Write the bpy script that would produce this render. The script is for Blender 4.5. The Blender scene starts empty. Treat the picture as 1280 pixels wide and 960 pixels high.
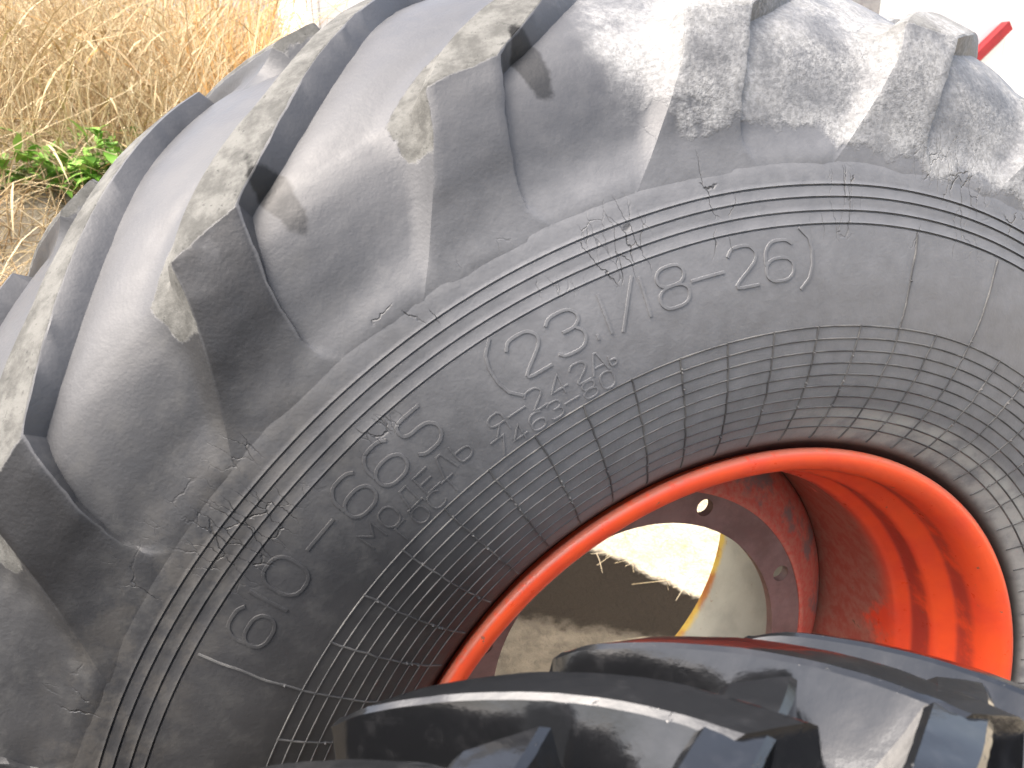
import bpy, bmesh, math, random
from mathutils import Vector, Matrix, noise
random.seed(7)
R_ = math.radians
sc = bpy.context.scene
COL = sc.collection

# ------------------------------------------------------------------ camera
H = 0.780                                   # axle height of the big wheel
cam_d = bpy.data.cameras.new('camera'); cam = bpy.data.objects.new('camera', cam_d); COL.objects.link(cam)
sc.camera = cam
cam_d.sensor_width = 36.0; cam_d.lens = 36.0 * 1049.94 / 1280.0
cam_d.dof.use_dof = True; cam_d.dof.focus_distance = 0.80; cam_d.dof.aperture_fstop = 14
cam_d.clip_start = 0.02; cam_d.clip_end = 2000
_M = ((0.94083, -0.10453, 0.32236), (-0.33888, -0.2902, 0.89495), (0.0, -0.95124, -0.30845))
_rot = Matrix([(r[0], -r[1], -r[2]) for r in _M])       # photo frame (y down, z forward) to camera frame
cam.matrix_world = Matrix.Translation((-0.4365, -0.5559, 0.6354 + H)) @ _rot.to_4x4()

# ------------------------------------------------------------------ light
SUN_EL, SUN_AZ = R_(60), R_(266)             # azimuth measured from +Y (behind the wheel) towards +X (right)
w = bpy.data.worlds.new('World'); sc.world = w; w.use_nodes = True
nt = w.node_tree; bg = nt.nodes['Background']
sky = nt.nodes.new('ShaderNodeTexSky'); sky.sky_type = 'NISHITA'; sky.sun_disc = False
sky.sun_elevation = SUN_EL; sky.sun_rotation = SUN_AZ
sky.air_density = 1.0; sky.dust_density = 8.0; sky.ozone_density = 1.0
hs = nt.nodes.new('ShaderNodeHueSaturation'); hs.inputs['Saturation'].default_value = 0.72   # thin bright overcast
nt.links.new(sky.outputs[0], hs.inputs['Color']); nt.links.new(hs.outputs[0], bg.inputs[0]); bg.inputs[1].default_value = 0.15
sd = bpy.data.lights.new('sun', 'SUN'); sd.energy = 0.5; sd.angle = R_(55); sd.color = (1.0, 0.97, 0.93)
sun = bpy.data.objects.new('sun', sd); COL.objects.link(sun)
_sdir = Vector((math.sin(SUN_AZ) * math.cos(SUN_EL), math.cos(SUN_AZ) * math.cos(SUN_EL), math.sin(SUN_EL)))
sun.rotation_euler = _sdir.to_track_quat('Z', 'Y').to_euler()
sc.view_settings.view_transform = 'Standard'; sc.view_settings.look = 'None'
sc.view_settings.gamma = 1.0; sc.view_settings.use_curve_mapping = False
sc.view_settings.exposure = 2.0

# ------------------------------------------------------------------ helpers
def tag(o, label=None, cat=None, group=None, kind=None):
    if label: o['label'] = label
    if cat: o['category'] = cat
    if group: o['group'] = group
    if kind: o['kind'] = kind
    return o

def empty(name, loc=(0, 0, 0)):
    o = bpy.data.objects.new(name, None); COL.objects.link(o); o.location = loc
    o.empty_display_size = 0.1
    return o

def link(name, me, mat, parent=None):
    o = bpy.data.objects.new(name, me); COL.objects.link(o)
    if mat is not None and len(me.materials) == 0: me.materials.append(mat)
    if parent is not None: o.parent = parent
    return o

def mesh(verts, faces, smooth=True, sharp=None):
    me = bpy.data.meshes.new('m'); me.from_pydata([tuple(v) for v in verts], [], faces); me.update()
    if smooth:
        me.polygons.foreach_set('use_smooth', [True] * len(me.polygons))
        if sharp: me.set_sharp_from_angle(angle=R_(sharp))
    return me

def lerp(a, b, t): return a + (b - a) * t
def interp(x, tab):
    if x <= tab[0][0]: return tab[0][1]
    for (x0, y0), (x1, y1) in zip(tab, tab[1:]):
        if x <= x1: return y0 + (y1 - y0) * (x - x0) / (x1 - x0)
    return tab[-1][1]
def smooth01(t): t = max(0., min(1., t)); return t * t * (3 - 2 * t)
def crspline(tab):
    """smooth curve through (x, y) knots (monotone x), finite-difference Hermite"""
    xs = [p[0] for p in tab]; ys = [p[1] for p in tab]; n = len(xs)
    m = []
    for i in range(n):
        if i == 0: m.append((ys[1] - ys[0]) / (xs[1] - xs[0]))
        elif i == n - 1: m.append((ys[-1] - ys[-2]) / (xs[-1] - xs[-2]))
        else:
            a = (ys[i] - ys[i-1]) / (xs[i] - xs[i-1]); b = (ys[i+1] - ys[i]) / (xs[i+1] - xs[i])
            m.append(0.5 * (a + b))
    def f(x):
        if x <= xs[0]: return ys[0] + m[0] * (x - xs[0])
        if x >= xs[-1]: return ys[-1] + m[-1] * (x - xs[-1])
        i = 0
        while x > xs[i+1]: i += 1
        h = xs[i+1] - xs[i]; t = (x - xs[i]) / h
        return ((2*t**3 - 3*t**2 + 1) * ys[i] + (t**3 - 2*t**2 + t) * h * m[i]
                + (-2*t**3 + 3*t**2) * ys[i+1] + (t**3 - t**2) * h * m[i+1])
    return f
def polar(th, r, y): return (r * math.sin(th), y, r * math.cos(th))     # th clockwise from straight up

def lathe(prof, n=180, closed=False, z=0.0, a0=0.0, sharp=35, wob=0.0, inv=False):
    k = len(prof); V = []; F = []
    for i in range(n):
        th = a0 + 2 * math.pi * i / n
        for (r, y) in prof:
            rr, yy = r, y
            if wob:
                d = noise.noise(Vector((math.sin(th) * r * 9, y * 9, math.cos(th) * r * 9)))
                rr += wob * d * .5; yy += wob * d
            p = polar(th, rr, yy); V.append((p[0], p[1], p[2] + z))
    m = k if closed else k - 1
    for i in range(n):
        j = (i + 1) % n
        for q in range(m):
            q2 = (q + 1) % k
            f = (i*k + q, i*k + q2, j*k + q2, j*k + q)
            F.append(f[::-1] if inv else f)
    return mesh(V, F, True, sharp)

# ------------------------------------------------------------------ material helpers
class Mat:
    def __init__(s, name, rough=0.5, spec=0.5, metal=0.0):
        s.m = bpy.data.materials.new(name); s.m.use_nodes = True; s.t = s.m.node_tree
        s.b = s.t.nodes['Principled BSDF']
        s.set('Roughness', rough); s.set('Specular IOR Level', spec); s.set('Metallic', metal)
    def n(s, kind, **kw):
        x = s.t.nodes.new('ShaderNode' + kind)
        for k, v in kw.items(): setattr(x, k, v)
        return x
    def put(s, sock, v):
        if v is None: return
        if hasattr(v, 'is_output') or isinstance(v, bpy.types.NodeSocket): s.t.links.new(v, sock)
        elif isinstance(v, (tuple, list)) and len(v) == 3 and sock.type == 'RGBA': sock.default_value = (*v, 1)
        else: sock.default_value = v
    def set(s, name, v): s.put(s.b.inputs[name], v)
    def math(s, op, a, b=None, c=None, clamp=False):
        x = s.n('Math', operation=op, use_clamp=clamp); s.put(x.inputs[0], a)
        if b is not None: s.put(x.inputs[1], b)
        if c is not None: s.put(x.inputs[2], c)
        return x.outputs[0]
    def noise(s, co, scale, detail=4, rough=.55, dist=0.0):
        x = s.n('TexNoise'); s.put(x.inputs['Vector'], co); s.put(x.inputs['Scale'], scale)
        s.put(x.inputs['Detail'], detail); s.put(x.inputs['Roughness'], rough); s.put(x.inputs['Distortion'], dist)
        return x.outputs[0]
    def voro(s, co, scale, feature='F1', rnd=1.0):
        x = s.n('TexVoronoi', feature=feature); s.put(x.inputs['Vector'], co); s.put(x.inputs['Scale'], scale)
        s.put(x.inputs['Randomness'], rnd)
        return x.outputs[0]
    def ss(s, v, lo, hi, a=0.0, b=1.0):
        x = s.n('MapRange', interpolation_type='SMOOTHSTEP'); s.put(x.inputs[0], v)
        for i, q in enumerate((lo, hi, a, b)): s.put(x.inputs[i+1], q)
        return x.outputs[0]
    def lin(s, v, lo, hi, a=0.0, b=1.0):
        x = s.n('MapRange'); s.put(x.inputs[0], v)
        for i, q in enumerate((lo, hi, a, b)): s.put(x.inputs[i+1], q)
        return x.outputs[0]
    def mix(s, f, a, b):
        x = s.n('Mix', data_type='RGBA'); s.put(x.inputs['Factor'], f); s.put(x.inputs[6], a); s.put(x.inputs[7], b)
        return x.outputs[2]
    def bump(s, h, dist, strength=1.0, normal=None):
        x = s.n('Bump'); s.put(x.inputs['Height'], h); s.put(x.inputs['Distance'], dist); s.put(x.inputs['Strength'], strength)
        if normal is not None: s.put(x.inputs['Normal'], normal)
        return x.outputs[0]
    def combine(s, x, y, z):
        q = s.n('CombineXYZ'); s.put(q.inputs[0], x); s.put(q.inputs[1], y); s.put(q.inputs[2], z); return q.outputs[0]
    def wheel_coords(s, ref, h, cx=0.0):
        """radius, angle (rad, clockwise from up) and axial place in the wheel's own frame"""
        tc = s.n('TexCoord'); tc.object = ref
        sp = s.n('SeparateXYZ'); s.t.links.new(tc.outputs['Object'], sp.inputs[0])
        x, y, z = sp.outputs; z = s.math('SUBTRACT', z, h)
        r = s.math('SQRT', s.math('ADD', s.math('MULTIPLY', x, x), s.math('MULTIPLY', z, z)))
        th = s.math('ARCTAN2', x, z)
        return tc.outputs['Object'], r, th, y

# ------------------------------------------------------------------ the two wheels' roots
wheel = empty('tractor_wheel', (0, 0, 0))
tag(wheel, 'huge weathered black tractor wheel with orange red rim standing upright, marked 610-665', 'wheel')
FX, FY, FH, FLEAN = -0.300, -0.420, 0.580, 6.0
ftyre = empty('tractor_tyre', (FX, FY, 0)); ftyre.rotation_euler = (R_(-FLEAN), 0, 0); ftyre.scale = (1.02,) * 3
tag(ftyre, 'glossy black lugged tyre with chipped edges standing in front of the orange rim', 'tyre')

# ------------------------------------------------------------------ materials
def rubber_big(is_lug):
    m = Mat('weathered_rubber_lug' if is_lug else 'weathered_rubber', .5, .5)
    co, r, th, y = m.wheel_coords(wheel, H)
    # base rubber with brown-grey dust
    n1 = m.noise(co, 7, 3, .6); n2 = m.noise(co, 60, 3, .6); n3 = m.noise(co, 320, 1, .6)
    base = m.mix(m.ss(n1, .38, .68), (.024, .0245, .026), (.040, .040, .041))
    base = m.mix(m.math('MULTIPLY', m.ss(n2, .45, .75), .5), base, (.060, .059, .056))
    up = m.ss(m.math('ADD', th, m.math('MULTIPLY', m.math('SUBTRACT', n1, .5), .35)), R_(-48), R_(-20))  # pale dust with the light on the upper side painted in
    up = m.math('MULTIPLY', up, m.ss(th, R_(150), R_(75)))      # fades out towards the underside
    up = m.math('MAXIMUM', up, m.math('MULTIPLY', m.ss(r, .680, .712), .85))  # voids hold dust; their sheen is painted in with it
    up = m.math('MULTIPLY', up, m.lin(n2, .3, .7, .75, 1.0))
    base = m.mix(m.math('MULTIPLY', up, .85), base, m.mix(m.ss(r, .60, .66), m.mix(m.ss(r, .44, .51), (.215, .217, .222), (.168, .169, .173)), (.070, .071, .075)))
    # earthy dust clinging round the rib band, low on the left
    rb = m.math('MULTIPLY', m.ss(r, .525, .565), m.ss(r, .645, .595))
    low = m.ss(th, R_(-22), R_(-62))
    dust = m.math('MULTIPLY', m.math('MULTIPLY', rb, low), m.ss(m.noise(co, 38, 6, .7), .42, .62))
    base = m.mix(m.math('MULTIPLY', dust, .24), base, (.125, .112, .092))
    # dry cracks along and across the rib band
    cc = m.combine(m.math('MULTIPLY', th, .56), r, 0.0)
    wob = m.noise(co, 55, 3, .6)
    cc2 = m.n('VectorMath', operation='MULTIPLY_ADD'); m.put(cc2.inputs[0], cc); cc2.inputs[1].default_value = (1.0, .33, 1)
    m.put(cc2.inputs[2], m.combine(m.math('MULTIPLY', wob, .012), m.math('MULTIPLY', n2, .006), 0.0))
    cv = m.voro(cc2.outputs[0], 105, 'DISTANCE_TO_EDGE')
    fine = m.ss(cv, .030, .0)
    crk_zone = m.math('MULTIPLY', m.ss(m.noise(co, 9, 2, .6), .57, .70), m.math('MULTIPLY', m.ss(r, .535, .556), m.ss(r, .66, .60)))
    crack = m.math('MULTIPLY', fine, crk_zone)
    cv2 = m.voro(cc2.outputs[0], 30, 'DISTANCE_TO_EDGE')
    crack2 = m.math('MULTIPLY', m.ss(cv2, .010, .0), m.math('MULTIPLY', m.ss(m.noise(co, 15, 2), .56, .62), m.math('MULTIPLY', m.ss(r, .535, .55), m.ss(r, .625, .59))))
    crack = m.math('MAXIMUM', crack, crack2)
    base = m.mix(m.math('MULTIPLY', crack, .75), base, (.018, .018, .018))
    # pale dust round the bead on the right
    bd = m.math('MULTIPLY', m.math('MULTIPLY', m.ss(r, .408, .392), m.ss(r, .352, .362)), m.math('MULTIPLY', m.math('MULTIPLY', m.ss(th, R_(-6), R_(14)), m.ss(th, R_(130), R_(80))), m.ss(m.noise(co, 34, 4, .6), .28, .60)))
    base = m.mix(m.math('MULTIPLY', bd, .9), base, (.34, .335, .31))
    # dark dirt ring against the rim flange
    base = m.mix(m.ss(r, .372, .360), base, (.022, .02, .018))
    # dried mud crust on the upper right
    rbound = m.lin(th, R_(-16), R_(8), .650, .603)
    nb = m.noise(co, 22, 6, .62)
    mud = m.ss(m.math('ADD', m.math('SUBTRACT', r, rbound), m.math('MULTIPLY', m.math('SUBTRACT', nb, .5), .10)), -.004, .010)
    mud = m.math('MULTIPLY', mud, m.ss(m.math('ADD', th, m.math('MULTIPLY', m.math('SUBTRACT', nb, .5), .12)), R_(-14), R_(-11)))
    mud = m.math('MULTIPLY', mud, m.ss(th, R_(110), R_(60)))
    pits = m.noise(co, 230, 3, .7)
    mudv = m.math('MULTIPLY', mud, m.ss(m.math('ADD', m.math('MULTIPLY', pits, .5), m.math('MULTIPLY', nb, .5)), .30, .54, .42, 1.0))
    mudv = m.math('MULTIPLY', mudv, m.lin(m.noise(co, 17, 3, .6), .36, .56, .35, 1.0))
    mudcol = m.mix(m.ss(m.noise(co, 240, 2, .7), .35, .68), (.21, .21, .205), (.31, .309, .303))
    hgt = m.math('ADD', m.math('MULTIPLY', mudv, .9), m.math('MULTIPLY', m.math('MULTIPLY', pits, mud), 1.2))
    if is_lug:
        fa = m.n('Attribute'); fa.attribute_name = 'face'       # rubbed, dust-free black rubber on the lug ends low on the left
        rub = m.math('MULTIPLY', m.math('MULTIPLY', m.ss(fa.outputs['Fac'], .3, .9), m.ss(th, R_(-29), R_(-37))), m.math('MULTIPLY', m.ss(r, .612, .66), m.ss(m.noise(co, 16, 4, .65), .28, .48)))
        base = m.mix(m.math("MULTIPLY", rub, .96), base, (.007, .007, .008))
        at = m.n('Attribute'); at.attribute_name = 'tread'
        top = m.ss(m.math('ADD', at.outputs['Fac'], m.math('MULTIPLY', m.math('SUBTRACT', m.noise(co, 70, 5, .65), .5), .9)), .42, .62)
        tcol = m.mix(m.ss(m.noise(co, 42, 6, .7), .36, .64), (.075, .074, .068), (.14, .138, .127))
        tcol = m.mix(m.ss(m.noise(co, 210, 3, .7), .60, .72), tcol, (.06, .06, .055))
        base = m.mix(top, base, tcol)
        hgt = m.math('ADD', hgt, m.math('MULTIPLY', top, m.math('MULTIPLY', m.noise(co, 180, 4, .7), 1.2)))
    if True:
        for a0 in (-17.9, -34.2):           # lug shadows painted as dark patches in the void beside two lugs
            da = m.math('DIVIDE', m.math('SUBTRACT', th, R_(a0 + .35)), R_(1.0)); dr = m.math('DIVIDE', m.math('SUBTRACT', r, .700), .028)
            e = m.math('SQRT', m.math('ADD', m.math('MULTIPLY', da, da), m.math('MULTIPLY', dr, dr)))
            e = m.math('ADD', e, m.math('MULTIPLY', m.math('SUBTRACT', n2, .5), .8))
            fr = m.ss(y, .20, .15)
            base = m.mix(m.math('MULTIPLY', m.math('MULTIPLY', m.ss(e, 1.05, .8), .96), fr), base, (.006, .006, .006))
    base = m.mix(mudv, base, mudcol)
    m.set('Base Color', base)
    rg = m.lin(n2, .3, .7, .46, .58)
    cover = mudv
    if is_lug: cover = m.math('MAXIMUM', mudv, top)
    m.set('Roughness', m.math('MAXIMUM', rg, m.math('MULTIPLY', cover, .9)))
    m.set('Specular IOR Level', m.lin(cover, 0, 1, .5, .2))
    b1 = m.bump(m.math('ADD', n3, m.math('MULTIPLY', n2, 1.2)), .0004, .5)
    # fine scuffs running round the shoulder
    b2 = m.bump(m.math('MULTIPLY', crack, -1.0), .0012, .8, b1)
    b3 = m.bump(hgt, .0007, .8, b2)
    m.set('Normal', b3)
    return m.m
RUB = rubber_big(False); RUBL = rubber_big(True)

def rubber_line():
    m = Mat('dusty_mould_line', .6, .4); co = m.n('TexCoord').outputs['Object']
    m.set('Base Color', m.mix(m.ss(m.noise(co, 40, 4), .4, .65), (.06, .06, .06), (.13, .127, .12)))
    return m.m
LINE = rubber_line()
def rubber_text():
    m = Mat('moulded_letter_rubber', .46, .55); co = m.n('TexCoord').outputs['Object']
    m.set('Base Color', m.mix(m.ss(m.noise(co, 60, 4), .4, .7), (.034, .036, .04), (.07, .07, .07)))
    m.set('Normal', m.bump(m.noise(co, 300, 3), .0005, .5))
    return m.m
TXT = rubber_text()

def rubber_gloss():
    m = Mat('glossy_black_rubber', .2, .8); co = m.n('TexCoord').outputs['Object']
    n1 = m.noise(co, 14, 4, .6); n2 = m.noise(co, 90, 4, .65); n3 = m.noise(co, 400, 2)
    base = m.mix(m.ss(n2, .5, .8), (.006, .0063, .007), (.016, .016, .017))
    at = m.n('Attribute'); at.attribute_name = 'wear'
    chip = m.ss(m.math('ADD', at.outputs['Fac'], m.math('MULTIPLY', m.math('SUBTRACT', m.noise(co, 120, 3, .75, .6), .5), 1.6)), 1.12, 1.26)
    scr = m.n('VectorMath', operation='MULTIPLY'); m.put(scr.inputs[0], co); scr.inputs[1].default_value = (.5, 2.2, .7)
    nick = m.math('MULTIPLY', m.ss(m.noise(scr.outputs[0], 260, 2, .5, 1.5), .70, .76), m.ss(m.noise(co, 31, 2), .58, .66))
    base = m.mix(m.math('MULTIPLY', m.math('MAXIMUM', chip, m.math('MULTIPLY', nick, .25)), .75), base, (.07, .07, .07))
    m.set('Base Color', base)
    m.set('Roughness', m.math('MAXIMUM', m.lin(n1, .35, .65, .10, .14), m.math('MULTIPLY', chip, .7)))
    m.set('Normal', m.bump(m.math('ADD', chip, m.math('MULTIPLY', n2, .35)), .0008, .6))
    return m.m
GLOSS = rubber_gloss()

def rim_paint():
    m = Mat('orange_red_rim_paint', .32, .5)
    co, r, th, y = m.wheel_coords(wheel, H)
    n1 = m.noise(co, 16, 5, .62); n2 = m.noise(co, 70, 5, .65)
    paint = m.mix(m.ss(n1, .35, .7), (.88, .100, .028), (.78, .075, .032))
    # bare brown primer and dirt deep in the well, red left in streaks
    deep = m.ss(y, .098, .135)
    worn = m.math('MULTIPLY', deep, m.ss(m.math('ADD', m.noise(co, 9, 5, .65), m.math('MULTIPLY', m.ss(y, .10, .16), .16)), .44, .56))
    brown = m.mix(m.ss(n2, .35, .65), (.38, .11, .078), (.40, .19, .14))
    mid = m.math('MAXIMUM', m.math('MULTIPLY', m.ss(y, .020, .032), m.ss(y, .050, .045)), m.math('MULTIPLY', m.ss(y, .066, .074), m.ss(y, .098, .092)))
    mid = m.math('MULTIPLY', mid, m.ss(n1, .30, .52))
    col = m.mix(m.math('MULTIPLY', mid, .85), paint, (.34, .045, .032))
    col = m.mix(worn, col, brown)
    chip = m.ss(n2, .665, .70)
    col = m.mix(m.math('MULTIPLY', chip, .8), col, (.17, .12, .075))
    # scuffed bare edge of the flange
    edge = m.math('MULTIPLY', m.ss(r, .3515, .3545), m.ss(n2, .30, .5))
    col = m.mix(m.math('MULTIPLY', edge, .55), col, (.42, .22, .15))
    m.set('Base Color', col)
    m.set('Roughness', m.math('MAXIMUM', m.lin(n2, .3, .7, .26, .42), m.math('MULTIPLY', worn, .62)))
    m.set('Normal', m.bump(m.math('ADD', n2, m.math('MULTIPLY', chip, -1.0)), .0008, .45))
    return m.m
RIM = rim_paint()
def disc_mat(cone):
    m = Mat('rusty_pink_dish' if cone else 'rusty_brown_disc', .6, .35)
    co, r, th, y = m.wheel_coords(wheel, H)
    n1 = m.noise(co, 20, 6, .65); n2 = m.noise(co, 110, 5, .7)
    col = m.mix(m.ss(n1, .35, .65), (.19, .135, .12), (.28, .205, .185))
    col = m.mix(m.math('MULTIPLY', m.ss(n2, .55, .72), .5), col, (.27, .20, .18))
    if cone:
        red = m.mix(m.ss(n2, .3, .7), (.62, .12, .085), (.60, .24, .17))
        col = m.mix(m.ss(m.math('ADD', n1, m.math('MULTIPLY', m.ss(r, .236, .262), .12)), .74, .60), col, red)
    m.set('Base Color', col); m.set('Normal', m.bump(n2, .0008, .6)); return m.m
DISC = disc_mat(False); CONE = disc_mat(True)
def cream_mat():
    m = Mat('cream_paint_rusting', .5, .4)
    co, r, th, y = m.wheel_coords(wheel, H)
    n1 = m.noise(co, 18, 5, .6); n2 = m.noise(co, 75, 5, .7)
    col = m.mix(m.ss(n1, .35, .7), (.25, .245, .20), (.20, .195, .16))
    col = m.mix(m.math('MULTIPLY', m.ss(n2, .63, .70), .8), col, (.13, .07, .03))
    ed = m.ss(m.math('ADD', y, m.math('MULTIPLY', n2, .02)), .470, .484)
    col = m.mix(ed, col, m.mix(m.ss(n1, .4, .6), (.36, .25, .04), (.22, .075, .015)))
    nd = m.ss(m.math('ADD', y, m.math('MULTIPLY', n1, .06)), .295, .272)
    col = m.mix(nd, col, (.13, .055, .02))
    m.set('Base Color', col); m.set('Normal', m.bump(n2, .0008, .5)); return m.m
CREAM = cream_mat()

def plain(name, cols, rough=.6, scale=12, spec=.4, bump=.001, bscale=60):
    m = Mat(name, rough, spec); co = m.n('TexCoord').outputs['Object']
    n1 = m.noise(co, scale, 5, .6)
    col = m.mix(m.ss(n1, .35, .65), cols[0], cols[1])
    if len(cols) > 2: col = m.mix(m.ss(m.noise(co, scale * 4.3, 5, .7), .58, .70), col, cols[2])
    m.set('Base Color', col)
    if bump: m.set('Normal', m.bump(m.noise(co, bscale, 4, .6), bump, .7))
    return m.m

# ------------------------------------------------------------------ ground
def bank(x, y):
    d = smooth01((y - 0.75) / 1.9) * smooth01((0.25 + 0.12 * (y - 1.5) - x) / 0.75)
    far = smooth01((y - 2.6) / 6.0) * .25 * smooth01((0.6 - x) / 2)
    return 1.30 * d + far * 2.0
def gh(x, y):
    h = bank(x, y)
    n = noise.noise(Vector((x * 1.3, y * 1.3, 3.1))) * .05 + noise.noise(Vector((x * 6, y * 6, 1.2))) * .012
    near = 1 - smooth01((math.hypot(x, y * .9) - .75) / .9)      # flat trodden patch under the wheels
    fl = 1 - smooth01((math.hypot(x + .3, y + .3) - .5) / .8)
    return h + n * (1 - max(near, fl)) - .0005
def axis(a, fine, n_out, far):
    xs = [a + fine * i for i in range(int((3.6 - a) / fine) + 1)]
    out = [xs[-1] * (far / xs[-1]) ** (i / n_out) for i in range(1, n_out + 1)]
    left = [a * (far / abs(a)) ** (i / n_out) for i in range(1, n_out + 1)]
    return left[::-1] + xs + out
gx = axis(-3.4, .06, 26, 600); gy = axis(-2.2, .06, 26, 600)
V = [(x, y, gh(x, y)) for y in gy for x in gx]; nx = len(gx)
F = [(j*nx+i, j*nx+i+1, (j+1)*nx+i+1, (j+1)*nx+i) for j in range(len(gy)-1) for i in range(nx-1)]
def ground_mat():
    m = Mat('dry_soil', .9, .15); co = m.n('TexCoord').outputs['Object']
    n1 = m.noise(co, 1.1, 5, .6); n2 = m.noise(co, 14, 6, .7); n3 = m.noise(co, 90, 4, .7)
    soil = m.mix(m.ss(n2, .35, .66), (.060, .050, .036), (.10, .084, .060))
    straw = m.mix(m.ss(n3, .35, .65), (.42, .36, .25), (.60, .53, .41))
    sp = m.n('SeparateXYZ'); m.t.links.new(co, sp.inputs[0])
    wob = m.math('MULTIPLY', m.math('SUBTRACT', n2, .5), .22)
    f1 = m.math('ADD', m.math('ADD', sp.outputs[1], m.math('MULTIPLY', sp.outputs[0], 1.6)), wob)      # straw lies beyond this line
    f2 = m.math('ADD', m.math('ADD', sp.outputs[1], m.math('MULTIPLY', sp.outputs[0], .55)), wob)      # wheel's ground shadow painted dark on the soil between
    wheel_shade = m.mix(n3, (.009, .0065, .0035), (.018, .013, .008))
    col = m.mix(m.math('MULTIPLY', m.ss(f2, 1.55, 1.62), m.ss(sp.outputs[0], -.2, .05)), soil, wheel_shade)
    col = m.mix(m.math('MAXIMUM', m.ss(f1, 2.76, 2.84), m.ss(sp.outputs[2], .08, .3, 0, .75)), col, straw)
    m.set('Base Color', col); m.set('Normal', m.bump(m.math('ADD', n2, m.math('MULTIPLY', n3, .4)), .02, .8)); return m.m
g = link('ground', mesh(V, F), ground_mat()); tag(g, kind='structure')

# ------------------------------------------------------------------ big tyre: carcass
YC = 0.240                                  # centre plane of the wheel
SIDE = crspline([(.352, .016), (.362, .002), (.378, -.009), (.40, -.019), (.43, -.028), (.4745, -.0335),
                 (.51, -.0315), (.5535, -.0230), (.583, -.0158), (.600, -.0105)])
VOID = crspline([(0, .600), (.12, .6125), (.25, .6265), (.5, .6530), (.75, .677), (1.0, .697), (1.5, .726), (2.1, .748), (3.0, .759)])
VOIDY = crspline([(0, -.0105), (.12, -.0030), (.25, .0045), (.5, .0155), (.75, .0290), (1.0, .0470), (1.5, .103), (2.1, .168), (3.0, .255)])
GROOVES = (.5535, .5632, .5735, .5825)
prof = []
rr = .352
stops = []
while rr < .600: stops.append(rr); rr += .006
for gq in GROOVES:
    stops = [q for q in stops if abs(q - gq) > .0030]
pts = [(q, 0.0) for q in stops]
for i, gq in enumerate(GROOVES):
    pts += [(gq - .0012, 0), (gq - .0004, .0016), (gq + .0002, .0016), (gq + .0008, -.0006), (gq + .0022, 0)]
pts.sort()
prof = [(r, SIDE(r) + d) for r, d in pts if r < .599]
k = 0.02
front_n = len(prof)
s = 0.06
while s < 2.84:
    y = VOIDY(s)
    if y >= YC - .004: break
    prof.append((VOID(s), y)); s += .06
prof.append((.7588, YC))
back = [(r, 2 * YC - y) for r, y in prof[:-1]][::-1]
full = [(.335, .030)] + prof + back + [(.335, 2 * YC - .030)]
tyre = link('tyre', lathe(full, 540, False, H, sharp=38, wob=.0012), RUB, wheel)

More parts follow.
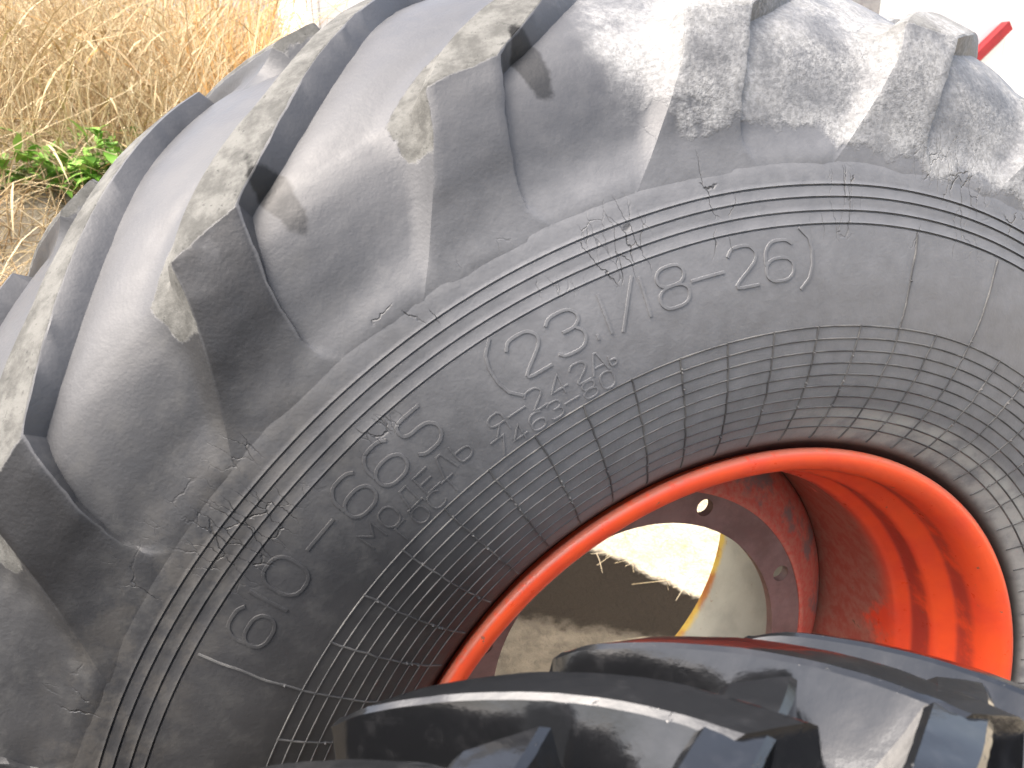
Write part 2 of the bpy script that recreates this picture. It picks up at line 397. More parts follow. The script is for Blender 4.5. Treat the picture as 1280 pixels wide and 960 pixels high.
# ------------------------------------------------------------------ lugs
def lug_mesh(P, seed, mirror=False):
    """P: dict with L(s), V(s) -> (r, y) for s in 0..1 (buttress) and 1..2 (tread), left/right edges in degrees"""
    rng = random.Random(seed); off = Vector((rng.uniform(-50, 50), rng.uniform(-50, 50), 0))
    nb, ntr = P['rows']
    rows = [i / nb for i in range(nb)] + [1 - .012, 1.0, 1.012] + [1 + (i + 1) / ntr for i in range(ntr)]
    nf = P.get('nf', 12)
    Vv = []; att = []; wear = []; face = []
    sink = P.get('sink', .003)
    for s in rows:
        Lr, Ly = P['L'](s); Vr, Vy = P['V'](s)
        l, r = P['left'](s), P['right'](s)
        wl, wr = P['wl'](s), P['wr'](s)
        fade = P['fade'](s)
        e = P.get('edge', .25)                       # degrees of edge rounding
        cols = []                                    # angle, height share, on top, flank share, sharpness, jag
        mid = 9
        if 'pitch' in P:                             # sector: own left edge .. top .. step .. void .. next left edge
            cols.append((l, .955, 0, 1, 1, 0))
            for i in range(mid + 1): cols.append((lerp(l + e, r - e, i / mid), 1.0, 1, 1, 1, 0))
            st_ = P['step'](s)
            cols += [(r, .955, 0, 0, 1, 1), (r + .06, lerp(.93, st_, .5), 0, 0, .4, 1), (r + .10, st_, 0, 0, 0, .6), (r + .45, st_ * .985, 0, 0, 0, 0)]
            W = l + P['pitch'] - (r + .45); nv = 22
            for i in range(1, nv + 1):
                u = 1 - (1 - i / nv) ** 1.25; d = W * u
                t = max(0., (d - (W - wl)) / wl)
                mm = st_ * .985 * (1 - smooth01(d / (W * .92))) * (1 - t) + t ** 2.1 * .955
                cols.append((r + .45 + d, mm, 0, t, smooth01((t - .72) / .25), 0))
        else:
            for i in range(nf + 1):                  # left foot .. left edge
                t = i / nf
                cols.append((l - wl * (1 - t), t ** P.get('lp', 2.1) * (1 - .045), 0, t, 1, 1))
            for i in range(mid + 1):
                t = i / mid; q = lerp(l + e, r - e, t); cols.append((q, 1.0, 1, 1, 1, 0))
            for i in range(6):
                t = i / 5; cols.append((r + wr * t, (1 - t) ** 1.25 * (.955 if i == 0 else .93), 0, 1 - t, 1, 1))
        for ci, (th, mm, tp, tt, kq, jw) in enumerate(cols):
            mm *= fade
            nz = noise.noise(Vector((th * .35, s * 9, 0)) + off) * P.get('nz', .0012)
            nz2 = noise.noise(Vector((th * 1.6, s * 30, 5)) + off) * P.get('nz', .0012) * .5
            if 'Ls' in P:                            # away from the edges the shoulder corner is rounded off
                Sr, Sy = P['Ls'](s)
                lr_, ly_ = lerp(Sr, Lr, kq), lerp(Sy, Ly, kq)
            else: lr_, ly_ = Lr, Ly
            rr = Vr + (lr_ - Vr) * mm; yy = Vy + (ly_ - Vy) * mm
            dk = sink * (1 - smooth01(mm / .16)) if 'pitch' not in P else -.0025 * (1 if s > .1 else s / .1) * (1 - mm)
            rr -= dk * (.6 if s < 1.3 else 1.0); yy += dk * .7 if s < 1.3 else 0
            if s < .05: yy += .002 * (1 - s / .05)
            # push along outward direction
            ox, oy = P['out'](s)
            jag = noise.noise(Vector((th * 1.1, s * 14, 9)) + off) * P.get('jag', .25) if mm > .5 else 0
            if 'pitch' in P: mm_n = mm if tp else (0 if tt > .6 else .6)
            else: mm_n = mm
            rr += ox * (nz + nz2) * mm_n; yy += oy * (nz + nz2) * mm_n
            a = R_(th + jag * jw)
            y_ = (P['yc2'] - yy) if mirror else yy
            Vv.append(polar(a, rr, y_))
            ontread = smooth01((s - .96) / .06)
            tv = 0.0
            if tp: tv = .85 * ontread
            elif ci <= nf or 'pitch' in P:
                tip = smooth01((s - .60) / .15) * (1 - smooth01((s - 1.22) / .25))
                tv = max(.85 * ontread * smooth01((tt - .90) / .1), .80 * tip * smooth01((tt - .30) / .2))
            att.append(tv * fade); face.append(1.0 if (tp and s < .99) else 0.0)
            ed = 0.0
            if 'pitch' in P: ed = 0.0
            elif ci in (nf, nf + 1) or ci in (nf + 10, nf + 11): ed = .9
            elif ci == nf - 1: ed = .15
            if abs(s - 1) < .02: ed = max(ed, .8 if (tp or ci in (nf, nf+11)) else 0)
            wear.append(ed)
    nc = len(cols); Ff = []
    for i in range(len(rows) - 1):
        for j in range(nc - 1):
            f = (i*nc + j, i*nc + j + 1, (i+1)*nc + j + 1, (i+1)*nc + j)
            Ff.append(f if mirror else f[::-1])
    # inner end wall
    last = (len(rows) - 1) * nc
    base = len(Vv); Vr, Vy = P['V'](rows[-1] + .04)
    for j in range(nc):
        x, y, z = Vv[last + j]; a = math.atan2(x, z); sc_ = (Vr - sink)
        yb = (P['yc2'] - (Vy + P.get('endslope', .012))) if mirror else Vy + P.get('endslope', .012)
        Vv.append(polar(a + R_(.5), min(sc_, math.hypot(x, z)), yb)); att.append(0); wear.append(0); face.append(0)
    for j in range(nc - 1):
        f = (last + j, last + j + 1, base + j + 1, base + j); Ff.append(f if mirror else f[::-1])
    me = mesh(Vv, Ff, True, 28)
    a = me.attributes.new('tread', 'FLOAT', 'POINT'); a.data.foreach_set('value', att)
    a = me.attributes.new('wear', 'FLOAT', 'POINT'); a.data.foreach_set('value', wear)
    a = me.attributes.new('face', 'FLOAT', 'POINT'); a.data.foreach_set('value', face)
    return me

_br = [(.585, -12.2, -0.1), (.592, -11.6, -0.8), (.603, -10.7, -1.8), (.615, -9.7, -2.35), (.64, -8.0, -2.15), (.662, -6.7, -1.65), (.69, -5.4, -.75), (.713, -4.7, 0.0)]
_LB = crspline([(r, a) for r, a, b in _br]); _RB = crspline([(r, b) for r, a, b in _br])
_LT = crspline([(.024, -4.7), (.05, -2.3), (.08, 1.3), (.10, 4.2), (.16, 9.4), (.262, 15.8)])
_RT = crspline([(.024, 0.0), (.045, 2.5), (.08, 5.8), (.149, 11.3), (.262, 18.6)])
_LE = crspline([(.585, -.0132), (.600, -.0107), (.615, -.0073), (.64, -.0022), (.66, .0020), (.69, .0125), (.713, .024)])
def bigL(s):
    if s <= 1: r = lerp(.585, .713, s); return (r, _LE(r))
    y = lerp(.024, .262, s - 1); return (.782 - 1.47 * (YC - min(y, YC)) ** 2 + .0, y)
def bigV(s):
    if s <= .08: return (lerp(.585, .6015, s / .08), lerp(-.0128, -.0098, s / .08))
    if s <= .2: return (lerp(.6015, VOID(.2), (s - .08) / .12), lerp(-.0098, VOIDY(.2), (s - .08) / .12))
    if s <= 1: return (VOID(s), VOIDY(s))
    q = 1 + (s - 1) * 2.0
    return (VOID(min(q, 3)), VOIDY(min(q, 3.05)))
_sr = crspline([(0, .585), (.25, .617), (.5, .649), (.75, .678), (1.0, .7000), (1.15, .7150), (1.35, .7345), (1.6, .7580), (2.0, .779)])
_sy = crspline([(0, -.0132), (.25, -.0070), (.5, .0000), (.75, .0115), (1.0, .0300), (1.15, .0520), (1.35, .0930), (1.6, .1540), (2.0, .2600)])
BIG = dict(pitch=360.0 / 22, L=bigL, V=bigV, Ls=lambda s: (_sr(s), _sy(s)), sink=.0016, rows=(22, 34), yc2=2 * YC,
    left=lambda s: _LB(lerp(.585, .713, s)) if s <= 1 else _LT(lerp(.024, .262, s - 1)),
    right=lambda s: _RB(lerp(.585, .713, s)) if s <= 1 else _RT(lerp(.024, .262, s - 1)),
    wl=lambda s: interp(s, [(0, .25), (.2, .40), (.45, .90), (.62, 1.8), (.8, 3.4), (1.0, 4.6), (1.4, 5.2), (2, 5.0)]),
    wr=lambda s: interp(s, [(0, 4.0), (.3, 6.0), (.6, 6.5), (1.0, 6.2), (2, 5.6)]),
    fade=lambda s: 1.0, step=lambda s: interp(s, [(0, .9), (.10, .62), (.25, .50), (.6, .58), (1.0, .70), (1.6, .76), (2, .30)]),
    out=lambda s: (.3, -.95) if s < .9 else ((.75, -.6) if s < 1.1 else (1.0, -.1)),
    nz=.0008, jag=.18, edge=.22, lp=2.0)
NL = 22; PITCH = 360.0 / NL; TH0 = -19.35
for kk in range(NL):
    lm = lug_mesh(BIG, 100 + kk)
    o = link('tread_lug', lm, RUBL, tyre); o.location = (0, 0, H); o.rotation_euler = (0, R_(TH0 + PITCH * kk), 0)
back_lug = lug_mesh(BIG, 77, mirror=True)
for kk in range(NL):
    o = link('tread_lug', back_lug, RUBL, tyre); o.location = (0, 0, H); o.rotation_euler = (0, R_(TH0 + PITCH * (kk + .5)), 0)

# ------------------------------------------------------------------ mould rings, radial mould lines
RING0, RSTEP = .4745, .01045
def ring(r0, wdt=.0010, h=.0007):
    p = []
    for d, hh in ((-wdt, -.0004), (-wdt * .35, h), (wdt * .35, h), (wdt, -.0004)):
        p.append((r0 + d, SIDE(r0 + d) - hh))
    return lathe(p, 540, False, H, sharp=60, wob=.0012)
for i in range(10):
    link('mould_ring', ring(RING0 - RSTEP * i), LINE, tyre)
def side_pt(th, r, up):
    d = noise.noise(Vector((math.sin(th) * r * 9, SIDE(r) * 9, math.cos(th) * r * 9)))
    slope = (SIDE(r + .001) - SIDE(r - .001)) / .002
    nl = math.hypot(1, slope)
    r2 = r + .0012 * d * .5 + up * slope / nl; y2 = SIDE(r) + .0012 * d - up / nl
    x, y, z = polar(th, r2, y2); return (x, y, z + H)
def ridge(poly, r0, th0, wdt, h, closed=False, mapper=None):
    """raised bar along a polyline of (x along the arc, y outward) metres, mapped on to the sidewall"""
    # densify
    P_ = []
    pl = list(poly) + ([poly[0]] if closed else [])
    for a, b in zip(pl, pl[1:]):
        n = max(1, int(math.dist(a, b) / .0035))
        P_ += [(lerp(a[0], b[0], i / n), lerp(a[1], b[1], i / n)) for i in range(n)]
    if not closed: P_.append(pl[-1])
    n = len(P_); Vv = []; Ff = []
    for i, p in enumerate(P_):
        a = P_[i-1] if (closed or i > 0) else None
        b = P_[(i+1) % n] if (closed or i < n - 1) else None
        def nrm(u, v):
            d = (v[0]-u[0], v[1]-u[1]); q = math.hypot(*d) or 1; return (-d[1]/q, d[0]/q)
        if a and b:
            n1, n2 = nrm(a, p), nrm(p, b); mx, my = n1[0]+n2[0], n1[1]+n2[1]; q = mx*mx + my*my
            f = 2 / q if q > .5 else 2
            f = min(f, 1.6); nn = (mx * f, my * f)
        elif b: nn = nrm(p, b)
        else: nn = nrm(a, p)
        for o_, hh in ((-.5, -.0006), (-.34, h), (0, h * 1.05), (.34, h), (.5, -.0006)):
            x, y = p[0] + nn[0] * wdt * o_, p[1] + nn[1] * wdt * o_
            Vv.append(side_pt(th0 + x / r0, r0 + y, hh))
    m_ = n if closed else n - 1
    for i in range(m_):
        j = (i + 1) % n
        for q in range(4): Ff.append((i*5+q, j*5+q, j*5+q+1, i*5+q+1))
    if not closed:
        Ff += [(0, 1, 2, 3, 4), (n*5-1, n*5-2, n*5-3, n*5-4, n*5-5)]
    return Vv, Ff
A_LINE0 = None
LN0 = R_(5.93)                                          # one radial line; the rest every 5 degrees
for i in range(72):
    th = LN0 + R_(5 * i)
    deg = (math.degrees(th) + 180) % 360 - 180
    r_out = RING0 + .001
    kidx = i if i < 36 else i - 72
    if kidx in (1, 3, -13, -18, 8, 20, 30, -25): r_out = .5505
    rng = random.Random(i)
    n = 26; poly = [((noise.noise(Vector((q * .35, i * 7.7, 0))) * .0012), lerp(.367, r_out, q / n) - .45) for q in range(n + 1)]
    Vv, Ff = ridge(poly, .45, th, .0016, .0008)
    # small vent nibs along the line
    for q in range(rng.randint(1, 4)):
        rq = rng.uniform(.38, r_out - .004); b = len(Vv)
        ring_ = [side_pt(th + .0016 * math.cos(c) / rq, rq + .0016 * math.sin(c), -.0003) for c in (0, 1.26, 2.51, 3.77, 5.03)]
        Vv += ring_ + [side_pt(th, rq, .0024)]
        Ff += [(b + c, b + (c + 1) % 5, b + 5) for c in range(5)]
    link('mould_line', mesh(Vv, Ff, True, 50), LINE, tyre)

# ------------------------------------------------------------------ raised writing
def rr_loop(x0, y0, x1, y1, c):
    return [(x0+c, y0), (x1-c, y0), (x1, y0+c), (x1, y1-c), (x1-c, y1), (x0+c, y1), (x0, y1-c), (x0, y0+c)]
# glyphs on a 1 wide x 1 high box, list of (closed, points)
G = {
 '6': [(True, [(.25, 0), (.75, 0), (1, .15), (1, .42), (.75, .57), (.25, .57), (0, .42), (0, .15)]), (False, [(0, .42), (0, .75), (.25, 1), (.78, 1), (.98, .88)])],
 '1': [(False, [(.5, 0), (.5, 1)])],
 '0': [(True, [(.25, 0), (.75, 0), (1, .22), (1, .78), (.75, 1), (.25, 1), (0, .78), (0, .22)])],
 '-': [(False, [(-.08, .48), (1.08, .48)])],
 '5': [(False, [(.02, .12), (.2, 0), (.75, 0), (1, .18), (1, .42), (.75, .6), (.02, .6), (.02, 1), (.95, 1)])],
 '2': [(False, [(.02, .80), (.2, 1), (.78, 1), (1, .82), (1, .66), (.85, .5), (.02, .0), (1.02, 0)])],
 '3': [(False, [(.02, .85), (.2, 1), (.78, 1), (1, .83), (1, .66), (.8, .53), (.4, .53)]), (False, [(.8, .53), (1, .38), (1, .17), (.78, 0), (.2, 0), (.02, .14)])],
 '8': [(True, [(.25, .53), (.75, .53), (.95, .66), (.95, .86), (.75, 1), (.25, 1), (.05, .86), (.05, .66)]), (True, [(.22, 0), (.78, 0), (1, .15), (1, .39), (.75, .53), (.25, .53), (0, .39), (0, .15)])],
 '.': [(False, [(.5, .0), (.5, .13)])], ',': [(False, [(.35, -.06), (.5, .1)])],
 '/': [(False, [(.1, -.08), (.9, 1.08)])],
 '(': [(False, [(.75, -.28), (.42, -.02), (.3, .3), (.3, .7), (.42, 1.0), (.75, 1.26)])],
 ')': [(False, [(.25, -.28), (.58, -.02), (.7, .3), (.7, .7), (.58, 1.0), (.25, 1.26)])],
 '4': [(False, [(.75, 0), (.75, 1), (0, .3), (1.05, .3)])],
 '7': [(False, [(0, 1), (1, 1), (.35, 0)])],
 'M': [(False, [(0, 0), (0, 1), (.5, .42), (1, 1), (1, 0)])],
 'O': [(True, [(.25, 0), (.75, 0), (1, .25), (1, .75), (.75, 1), (.25, 1), (0, .75), (0, .25)])],
 'D': [(False, [(.0, -.16), (.0, .04), (1.05, .04), (1.05, -.16)]), (False, [(.15, .04), (.42, 1), (.88, 1), (.88, .04)])],
 'E': [(False, [(1, 0), (.05, 0), (.05, 1), (1, 1)]), (False, [(.05, .52), (.85, .52)])],
 'L': [(False, [(0, 0), (.4, 1), (.7, 1), (1, 0)])],
 'b': [(False, [(.05, 1), (.05, 0), (.7, 0), (.95, .14), (.95, .42), (.7, .55), (.05, .55)])],
 'R': [(False, [(.95, 0), (.95, 1), (.3, 1), (.05, .86), (.05, .62), (.3, .48), (.95, .48)]), (False, [(.55, .48), (.05, 0)])],
 'A': [(False, [(0, 0), (.42, 1), (.58, 1), (1, 0)]), (False, [(.2, .34), (.8, .34)])],
 'B': [(False, [(.95, 1), (.05, 1), (.05, 0), (.7, 0), (.95, .14), (.95, .42), (.7, .55), (.05, .55)])],
 'G': [(False, [(.05, 0), (.05, 1), (.95, 1)])],
 'C': [(False, [(1, .82), (.75, 1), (.25, 1), (0, .78), (0, .22), (.25, 0), (.75, 0), (1, .18)])],
 'T': [(False, [(.5, 0), (.5, 1)]), (False, [(0, 1), (1, 1)])],
}
def char(ch, thd, r0, cw, chh, wdt, h):
    Vv, Ff = [], []
    for closed, poly in G[ch]:
        if ch in '0O6835C2bBR':
            for _ in range(2):
                q = []; n = len(poly); seq = range(n) if closed else range(n - 1)
                for i in seq:
                    a, b = poly[i], poly[(i + 1) % n]
                    q += [(lerp(a[0], b[0], .22), lerp(a[1], b[1], .22)), (lerp(a[0], b[0], .78), lerp(a[1], b[1], .78))]
                if not closed: q[0] = poly[0]; q[-1] = poly[-1]
                poly = q
        pl = [((x - .5) * cw, (y - .5) * chh) for x, y in poly]
        a, b = ridge(pl, r0, R_(thd), wdt, h, closed)
        n = len(Vv); Vv += a; Ff += [tuple(i + n for i in f) for f in b]
    link('raised_character', mesh(Vv, Ff, True, 30), RUB, tyre)
# 610-665 (angles read along the arc)
for ch, a in zip('610-665', (-55.6, -53.2, -50.9, -46.9, -43.1, -39.8, -36.3)):
    char(ch, a, .5290, .0240, .0290, .0030, .0008)
for ch, a in zip('(23.1/18-26)', (-28.9, -26.4, -22.9, -20.7, -19.5, -17.5, -15.9, -13.4, -10.2, -6.9, -3.4, -.7)):
    char(ch, a, .5290, .0245, .0300, .0028, .0008)
for ch, a in zip('MODELb', (-44.6, -42.6, -40.5, -38.5, -36.6, -34.8)): char(ch, a, .500, .0130, .0155, .0016, .0006)
for ch, a in zip('R-242A', (-31.2, -29.4, -27.6, -25.4, -23.3, -21.5)): char(ch, a, .4985, .0130, .0155, .0016, .0006)
char('b', -20.2, .496, .006, .008, .0016, .0008)
for ch, a in zip('GOCT', (-42.5, -40.8, -39.0, -37.2)): char(ch, a, .4845, .0110, .0130, .0015, .0006)
for ch, a in zip('7463-80', (-32.0, -30.2, -28.3, -26.5, -24.8, -23.0, -21.2)): char(ch, a, .4835, .0110, .0130, .0015, .0006)

# ------------------------------------------------------------------ rim and disc
rim_prof = [(.345, .034), (.349, .016), (.3535, .007), (.3558, .0030), (.3556, -.0008), (.3535, -.0036), (.3500, -.0050), (.3455, -.0046), (.3410, -.0026), (.3365, .0010),
            (.3330, .0060), (.3308, .0120), (.3296, .0200), (.3290, .0300), (.3288, .0420), (.3280, .0470), (.3255, .0505), (.3200, .0550), (.3150, .0590), (.3120, .0620), (.3104, .0665),
            (.3098, .0740), (.3095, .0900), (.3085, .0950), (.3060, .0985), (.3010, .1020), (.2975, .1050), (.2955, .1100), (.2945, .120), (.2940, .150), (.2945, .180), (.2950, .243)]
rim = link('rim', lathe(rim_prof, 220, False, H, sharp=50, wob=.0006, inv=True), RIM, wheel)
rear_prof = [(.2950, .243), (.2965, .30), (.2970, .40), (.2970, .478), (.2985, .482), (.302, .482), (.303, .470), (.310, .452), (.326, .440), (.332, .455), (.338, .475), (.352, .484), (.3555, .480), (.353, .47), (.347, .455)]
link('rim_barrel', lathe(rear_prof, 220, False, H, sharp=50, inv=True), CREAM, rim)
# flat centre of the disc with its bolt holes
def disc_plate():
    bm = bmesh.new(); y0, y1 = .200, .211
    loops = [( .188, 0, 0, 120), (.2285, 0, 0, 150)]
    for q in range(8):
        a = R_(20.6 + 45 * q); loops.append((.0108, .211 * math.sin(a), .211 * math.cos(a), 28))
    rings = []; edges = []
    for rad, cx, cz, n in loops:
        vs = [bm.verts.new((cx + rad * math.sin(2*math.pi*i/n), y0, H + cz + rad * math.cos(2*math.pi*i/n))) for i in range(n)]
        rings.append(vs); edges += [bm.edges.new((vs[i], vs[(i+1) % n])) for i in range(n)]
    bmesh.ops.triangle_fill(bm, use_beauty=True, edges=edges, normal=(0, -1, 0))
    fs = list(bm.faces)
    mp = {}
    for vs in rings:
        for v in vs: mp[v] = bm.verts.new((v.co.x, y1, v.co.z))
    for f in fs: bm.faces.new([mp[v] for v in reversed(f.verts)])
    for vs in rings:
        for i in range(len(vs)):
            a, b = vs[i], vs[(i+1) % len(vs)]; bm.faces.new((a, b, mp[b], mp[a]))
    bmesh.ops.recalc_face_normals(bm, faces=bm.faces)
    me = bpy.data.meshes.new('m'); bm.to_mesh(me); bm.free(); return me
disc = link('wheel_disc', disc_plate(), DISC, wheel)
link('disc_dish', lathe([(.2285, .1985), (.233, .1980), (.2365, .2000), (.262, .2130), (.286, .2330), (.2935, .2420), (.2935, .252), (.284, .2430), (.258, .2240), (.233, .2110), (.2285, .2110)], 160, True, H, sharp=40, wob=.0004), CONE, disc)

# ------------------------------------------------------------------ the glossy tyre in front (axle parallel to the big wheel)
FRC, FHW = .580, .105          # crown radius, half tread width
f_side = [(.38, -.065), (.382, -.078), (.395, -.090), (.42, -.101), (.445, -.106), (.468, -.104), (.488, -.097), (.503, -.086)]
f_tread = [(.514, -.072), (.523, -.052), (.530, -.028), (.533, 0)]
half = f_side + f_tread
inner = [(.382, -.055), (.41, -.080), (.44, -.090), (.465, -.088), (.485, -.075), (.500, -.04), (.506, 0)]
fp = half + [(r, -y) for r, y in half[:-1]][::-1] + [(r, -y) for r, y in inner[:-1]] + [(.506, 0)] + inner[:-1][::-1]
carc = link('carcass', lathe(fp, 360, True, FH, sharp=50, wob=.001), GLOSS, ftyre)
_fs = crspline([(0, .470), (.5, .515), (1.0, .555)]); _fsy = crspline([(0, -.104), (.5, -.104), (1.0, -.092)])
_vr = crspline([(0, .470), (.5, .4955), (1, .510), (1.4, .5240), (2, .5330)]); _vy = crspline([(0, -.103), (.5, -.092), (1, -.078), (1.4, -.048), (2, .0)])
_er = crspline([(-.105, 2.2), (-.092, 3.2), (-.076, 6.0), (-.056, 9.8), (-.034, 12.8), (-.014, 15.2), (.0, 16.6), (.030, 19.2)])
_el = crspline([(-.105, .4), (-.092, .6), (-.076, 2.2), (-.056, 5.2), (-.034, 8.2), (-.014, 10.8), (.0, 12.4), (.030, 15.2)])
def front_lug(yend):
    def yt(s): return _fsy(s) if s <= 1 else lerp(-.092, yend, s - 1)
    def L(s):
        if s <= 1: return (_fs(s), _fsy(s))
        y = yt(s); return (.580 - 2.5 * min(y, 0) ** 2 - .004 * (1 - smooth01((s - 1) / .12)), y)
    def Vd(s):
        if s <= 1: return (_vr(s), _vy(s))
        q = 1 + (s - 1) * (yend + .092) / .092
        return (_vr(min(q, 2)), _vy(q) if q <= 2 else (q - 2) * .092)
    return dict(L=L, V=Vd, rows=(10, 34), yc2=0.0, left=lambda s: _el(yt(s)), right=lambda s: _er(yt(s)),
        wl=lambda s: interp(s, [(0, .4), (1, 1.1), (1.2, 2.4), (1.5, 3.4), (2, 3.4)]), wr=lambda s: interp(s, [(0, .4), (1, .7), (2, 1.0)]),
        fade=lambda s: smooth01(s / .3 + .2) if s < 1 else 1.0,
        out=lambda s: (.3, -.9) if s < .95 else (1.0, 0), nz=.0004, jag=.10, edge=.5, lp=1.35, endslope=.006, sink=.003)
NF = 30; FP = 360.0 / NF; F0 = 0.7
FAR, NEAR = front_lug(.030), front_lug(.004)
far_meshes = [lug_mesh(FAR, 300 + q, mirror=True) for q in range(5)]
near_meshes = [lug_mesh(NEAR, 320 + q) for q in range(5)]
for kk in range(NF):
    o = link('tread_lug', far_meshes[kk % 5], GLOSS, ftyre); o.location = (0, 0, FH); o.rotation_euler = (0, R_(F0 + FP * kk), 0)
    o = link('tread_lug', near_meshes[kk % 5], GLOSS, ftyre); o.location = (0, 0, FH); o.rotation_euler = (0, R_(F0 + FP * (kk + .33)), 0)

# ------------------------------------------------------------------ dry grass on the bank
def straw_mat(name, cols):
    m = Mat(name, .7, .25)
    at = m.n('Attribute'); at.attribute_name = 'tone'
    cr = m.n('ValToRGB'); m.t.links.new(at.outputs['Fac'], cr.inputs[0])
    el = cr.color_ramp.elements
    while len(el) < len(cols): el.new(.5)
    for i, c in enumerate(cols): el[i].position = i / (len(cols) - 1); el[i].color = (*c, 1)
    m.set('Base Color', cr.outputs[0])
    return m.m
class Stalks:
    def __init__(s): s.V, s.F, s.A = [], [], []
    def add(s, pts, w0, w1, tone):
        b = len(s.V); n = len(pts)
        for i, p in enumerate(pts):
            d = (pts[min(i+1, n-1)] - pts[max(i-1, 0)]).normalized()
            u = d.cross(Vector((.3, .8, .2))).normalized(); v = d.cross(u); wq = lerp(w0, w1, i / (n - 1))
            for c in (0, 2.09, 4.19):
                s.V.append(p + (u * math.cos(c) + v * math.sin(c)) * wq); s.A.append(tone)
        for i in range(n - 1):
            for c in range(3):
                s.F.append((b+i*3+c, b+i*3+(c+1) % 3, b+(i+1)*3+(c+1) % 3, b+(i+1)*3+c))
    def leaf(s, p, d, ln, wd, tone, droop=.5):
        side = d.cross(Vector((0, 0, 1)));
        if side.length < .05: side = Vector((1, 0, 0))
        side.normalize(); b = len(s.V); n = 4
        for i in range(n + 1):
            t = i / n; q = p + d * (ln * t) + Vector((0, 0, -droop * ln * t * t)); ww = wd * math.sin(math.pi * (.12 + .86 * t))
            up = side.cross(d).normalized() * ww * .25
            s.V += [q - side * ww + up, q, q + side * ww + up]; s.A += [tone] * 3
        for i in range(n):
            for c in range(2): s.F.append((b+i*3+c, b+i*3+c+1, b+(i+1)*3+c+1, b+(i+1)*3+c))
    def build(s, name, mat, parent=None):
        me = mesh(s.V, s.F, True); a = me.attributes.new('tone', 'FLOAT', 'POINT'); a.data.foreach_set('value', s.A)
        return link(name, me, mat, parent)
STRAW = straw_mat('dry_straw', [(.25, .165, .08), (.42, .30, .155), (.56, .44, .25), (.64, .54, .36), (.66, .35, .09)])
rnd = random.Random(11)
st = Stalks()
def stalk(x, y, hgt, lean, tone, wd=.0022, n=5):
    z = gh(x, y) - .01; az = rnd.uniform(0, 6.283); p = Vector((x, y, z)); d = Vector((math.cos(az) * lean, math.sin(az) * lean, 1)).normalized()
    pts = [p.copy()]
    bend = Vector((rnd.uniform(-.2, .2), rnd.uniform(-.2, .2), -.12)) * (1 + lean)
    for i in range(n):
        p = p + d * (hgt / n); d = (d + bend * rnd.uniform(.3, 1.3)).normalized(); pts.append(p.copy())
    st.add(pts, wd, wd * .35, tone)
    return pts
for i in range(12000):
    y = .95 + 4.6 * rnd.random() ** 1.3; x = rnd.uniform(-3.0, .55 + .1 * y)
    if bank(x, y) < .12 and rnd.random() > .25: continue
    if x > -.15 and y < 2.5: continue
    if -1.15 < x < -.45 and 1.0 < y < 2.05 and rnd.random() < .93: continue
    orange = smooth01((x + .55) / .35) * smooth01((y - 2.0) / .6)
    tone = rnd.uniform(.05, .78) if rnd.random() > orange * .6 else rnd.uniform(.86, 1.0)
    hg = rnd.uniform(.35, .85) * (1 + .3 * (y > 2.4)) * (.4 if (-1.15 < x < -.45 and y < 2.2) else 1); pts = stalk(x, y, hg, rnd.uniform(.05, .75), tone, rnd.uniform(.0012, .0030))
    if rnd.random() < .55:
        for q in range(rnd.randint(1, 3)):
            p = pts[rnd.randint(1, 4)]; d = Vector((rnd.uniform(-1, 1), rnd.uniform(-1, 1), rnd.uniform(-.2, .9))).normalized()
            st.leaf(p, d, rnd.uniform(.08, .26), rnd.uniform(.002, .0045), tone, rnd.uniform(.1, .9))
    if rnd.random() < .22:      # side twigs
        for q in range(3):
            p = pts[rnd.randint(2, 5)]; d = Vector((rnd.uniform(-1, 1), rnd.uniform(-1, 1), rnd.uniform(.1, .9))).normalized()
            st.add([p, p + d * .07, p + d * .15 + Vector((0, 0, .02))], .0011, .0005, min(1, tone + .1))
# fallen stalks low on the bank
for i in range(3000):
    y = rnd.uniform(.8, 3.0); x = rnd.uniform(-2.6, .3)
    if bank(x, y) < .05 or x > -.2: continue
    z = gh(x, y) + rnd.uniform(.005, .06); az = rnd.uniform(0, 6.28); L = rnd.uniform(.1, .45)
    a = Vector((x, y, z)); bx, by = x + math.cos(az) * L, y + math.sin(az) * L
    b = Vector((bx, by, gh(bx, by) + rnd.uniform(.005, .08)))
    st.add([a, (a + b) / 2 + Vector((0, 0, .02)), b], .0022, .0012, rnd.uniform(.1, .75))
o = st.build('dry_grass', STRAW); tag(o, 'tall pale dry grass and weed stalks on the bank', 'grass', kind='stuff')
# loose straw on the flat ground behind the wheel
st = Stalks()
for i in range(9000):
    x = rnd.uniform(-.1, 2.7); y = rnd.uniform(.9, 3.0)
    if y + 1.6 * x < 2.80 + .10 * noise.noise(Vector((x * 7, y * 7, 2))): continue
    z = gh(x, y); az = rnd.uniform(0, 6.28); L = rnd.uniform(.04, .14)
    a = Vector((x, y, z + rnd.uniform(.002, .03))); bx, by = x + math.cos(az) * L, y + math.sin(az) * L
    b = Vector((bx, by, gh(bx, by) + rnd.uniform(.002, .03)))
    st.add([a, (a + b) / 2 + Vector((0, 0, rnd.uniform(0, .015))), b], .0011, .0007, rnd.uniform(.5, .76))
o = st.build('loose_straw', STRAW); tag(o, 'pale loose straw scattered on the ground behind the wheel', 'straw', kind='stuff')

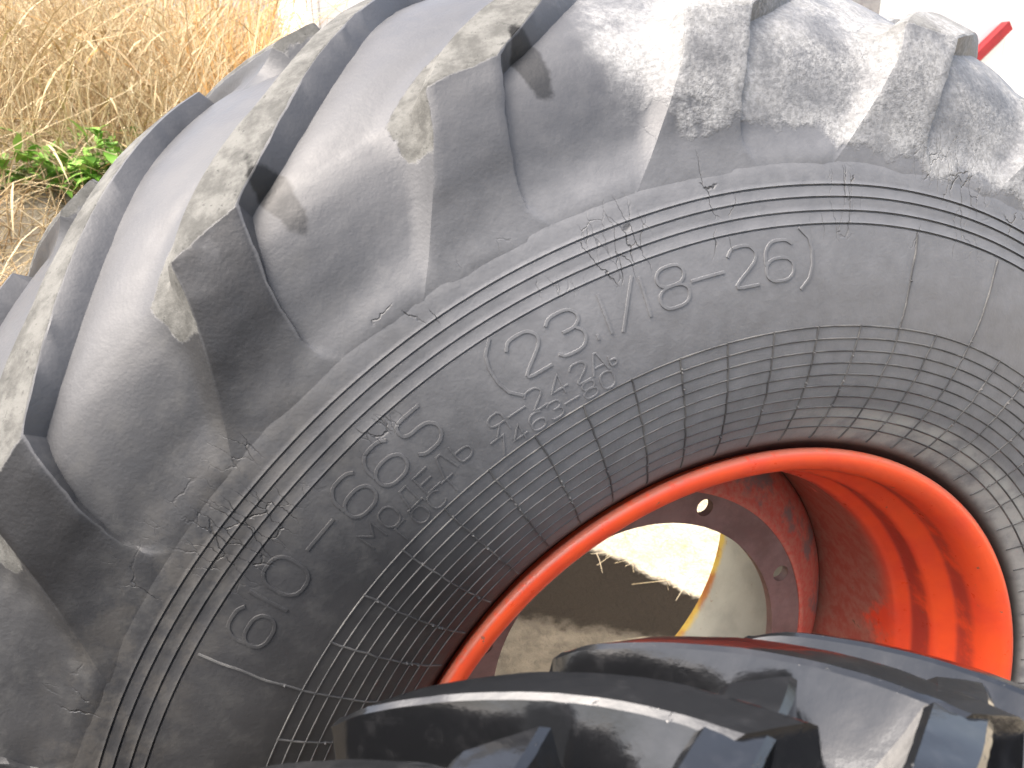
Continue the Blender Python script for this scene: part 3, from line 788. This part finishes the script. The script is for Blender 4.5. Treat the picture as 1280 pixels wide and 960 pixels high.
# ------------------------------------------------------------------ green weed in the dry grass
def leaf_mat():
    m = Mat('fresh_leaf', .5, .4)
    at = m.n('Attribute'); at.attribute_name = 'tone'
    m.set('Base Color', m.mix(at.outputs['Fac'], (.13, .30, .03), (.30, .52, .10)))
    return m.m
LEAF = leaf_mat()
def weed(x, y, n, size, label):
    root = empty('green_weed', (x, y, gh(x, y))); tag(root, label, 'weed')
    sb = Stalks(); lb = Stalks()
    for i in range(n):
        az = rnd.uniform(0, 6.283); ln = size * rnd.uniform(.4, 1.0); d = Vector((math.cos(az) * .8, math.sin(az) * .8, rnd.uniform(.35, 1.1))).normalized()
        p0 = Vector((rnd.uniform(-.03, .03), rnd.uniform(-.03, .03), -.01)); pts = [p0 + d * ln * t + Vector((0, 0, -.2 * ln * t * t)) for t in (0, .33, .66, 1)]
        sb.add(pts, .0022, .001, rnd.random())
        for q in range(7):
            t = rnd.uniform(.25, 1); p = p0 + d * ln * t + Vector((0, 0, -.2 * ln * t * t))
            dd = Vector((rnd.uniform(-1, 1), rnd.uniform(-1, 1), rnd.uniform(-.1, .7))).normalized()
            lb.leaf(p, dd, rnd.uniform(.035, .075), rnd.uniform(.010, .019), rnd.random(), rnd.uniform(.1, .6))
    sb.build('stem', LEAF, root); tag(lb.build('leaf_mass', LEAF, root), kind='stuff')
weed(-.72, 2.28, 70, .37, 'bright green leafy weed growing among the dry grass stalks')
weed(-1.02, 2.30, 16, .24, 'smaller bright green weed at the foot of the dry stalks')

# ------------------------------------------------------------------ white trailer standing behind
def box(x0, x1, y0, y1, z0, z1, bev=.006):
    bm = bmesh.new(); bmesh.ops.create_cube(bm, size=1)
    for v in bm.verts: v.co = Vector((lerp(x0, x1, v.co.x + .5), lerp(y0, y1, v.co.y + .5), lerp(z0, z1, v.co.z + .5)))
    if bev: bmesh.ops.bevel(bm, geom=list(bm.edges), offset=bev, segments=2, affect='EDGES')
    me = bpy.data.meshes.new('m'); bm.to_mesh(me); bm.free(); return me
WHITE = plain('white_trailer_paint', [(.78, .78, .76), (.72, .72, .70)], .35, 3, .5, 0)
REDP = plain('red_painted_steel', [(.32, .018, .022), (.25, .015, .018), (.15, .05, .03)], .4, 20)
STEEL = plain('grey_bare_steel', [(.22, .21, .21), (.30, .29, .28)], .5, 20)
TYREP = plain('plain_black_rubber', [(.03, .03, .03), (.05, .05, .048)], .6, 10)
TY = 3.60
trailer = empty('trailer', (2.6, TY + 1, 0)); tag(trailer, 'white box trailer with red trim standing behind the tractor wheel', 'trailer')
def tpart(name, me, mat, parent=None):
    o = link(name, me, mat, parent or trailer); 
    if parent is None: o.location = (-2.6, -TY - 1, 0)
    return o
xs = [.14 + .82 * i for i in range(7)]
for a, b in zip(xs, xs[1:]): tpart('side_panel', box(a + .001, b - .001, TY, TY + .03, .62, 2.75, .002), WHITE)
tpart('body', box(.16, 5.04, TY + .035, TY + 2.1, .63, 2.74), WHITE)
tpart('corner_post', box(.09, .135, TY - .012, TY + .06, .55, 2.78), WHITE)
tpart('chassis_rail', box(.07, 5.1, TY + .02, TY + .12, .48, .60), REDP)
tpart('chassis_rail', box(.07, 5.1, TY + 1.9, TY + 2.0, .48, .60), REDP)
for x in (2.0, 3.2):
    for yy in (TY + .06, TY + 1.80):
        p = [(.12, 0), (.18, -.01), (.20, .0), (.34, -.03), (.40, -.01), (.41, .04), (.41, .16), (.40, .21), (.34, .23), (.2, .2), (.12, .2)]
        o = tpart('trailer_wheel', lathe(p, 48, True, 0), TYREP); o.location = (x - 2.6, yy - TY - 1, .41)
        o2 = link('axle_hub', lathe([(.001, .02), (.06, .02), (.08, .05), (.125, .06), (.125, .15), (.001, .15)], 32, False), REDP, o)
tpart('axle_beam', box(2.56, 2.64, TY + .1, TY + 1.95, .36, .47), REDP)
tpart('latch_plate', box(3.02, 3.26, TY - .012, TY - .002, 1.93, 2.06), STEEL)
tpart('reflector', box(2.985, 3.045, TY - .022, TY - .013, 2.035, 2.09), REDP)
# red strut stub with open end and bare lower edge
def bar(a, b, r, sides=4, rot=.78, wall=.012):
    d = (b - a).normalized(); u = d.cross(Vector((0, 1, 0))).normalized(); v = d.cross(u); Vv = []; Ff = []
    for p, q in ((a, r), (b, r), (b, r - wall), (a, r - wall)):
        for i in range(sides):
            c = rot + 6.2832 * i / sides; Vv.append(p + (u * math.cos(c) + v * math.sin(c)) * q)
    for k_ in range(4):
        for i in range(sides):
            j = (i + 1) % sides; k2 = (k_ + 1) % 4; Ff.append((k_*sides+i, k_*sides+j, k2*sides+j, k2*sides+i))
    return mesh(Vv, Ff, False)
S0, S1 = Vector((3.93, TY - .045, 1.685)), Vector((4.19, TY - .045, 1.905))
st_o = tpart('strut', bar(S0, S1, .040), REDP)
_d = (S1 - S0).normalized(); _n = Vector((_d.z, 0, -_d.x))
link('strut_edge', bar(S0 + _n * .036, S1 + _n * .036 - _d * .06, .012, 6), STEEL, st_o)
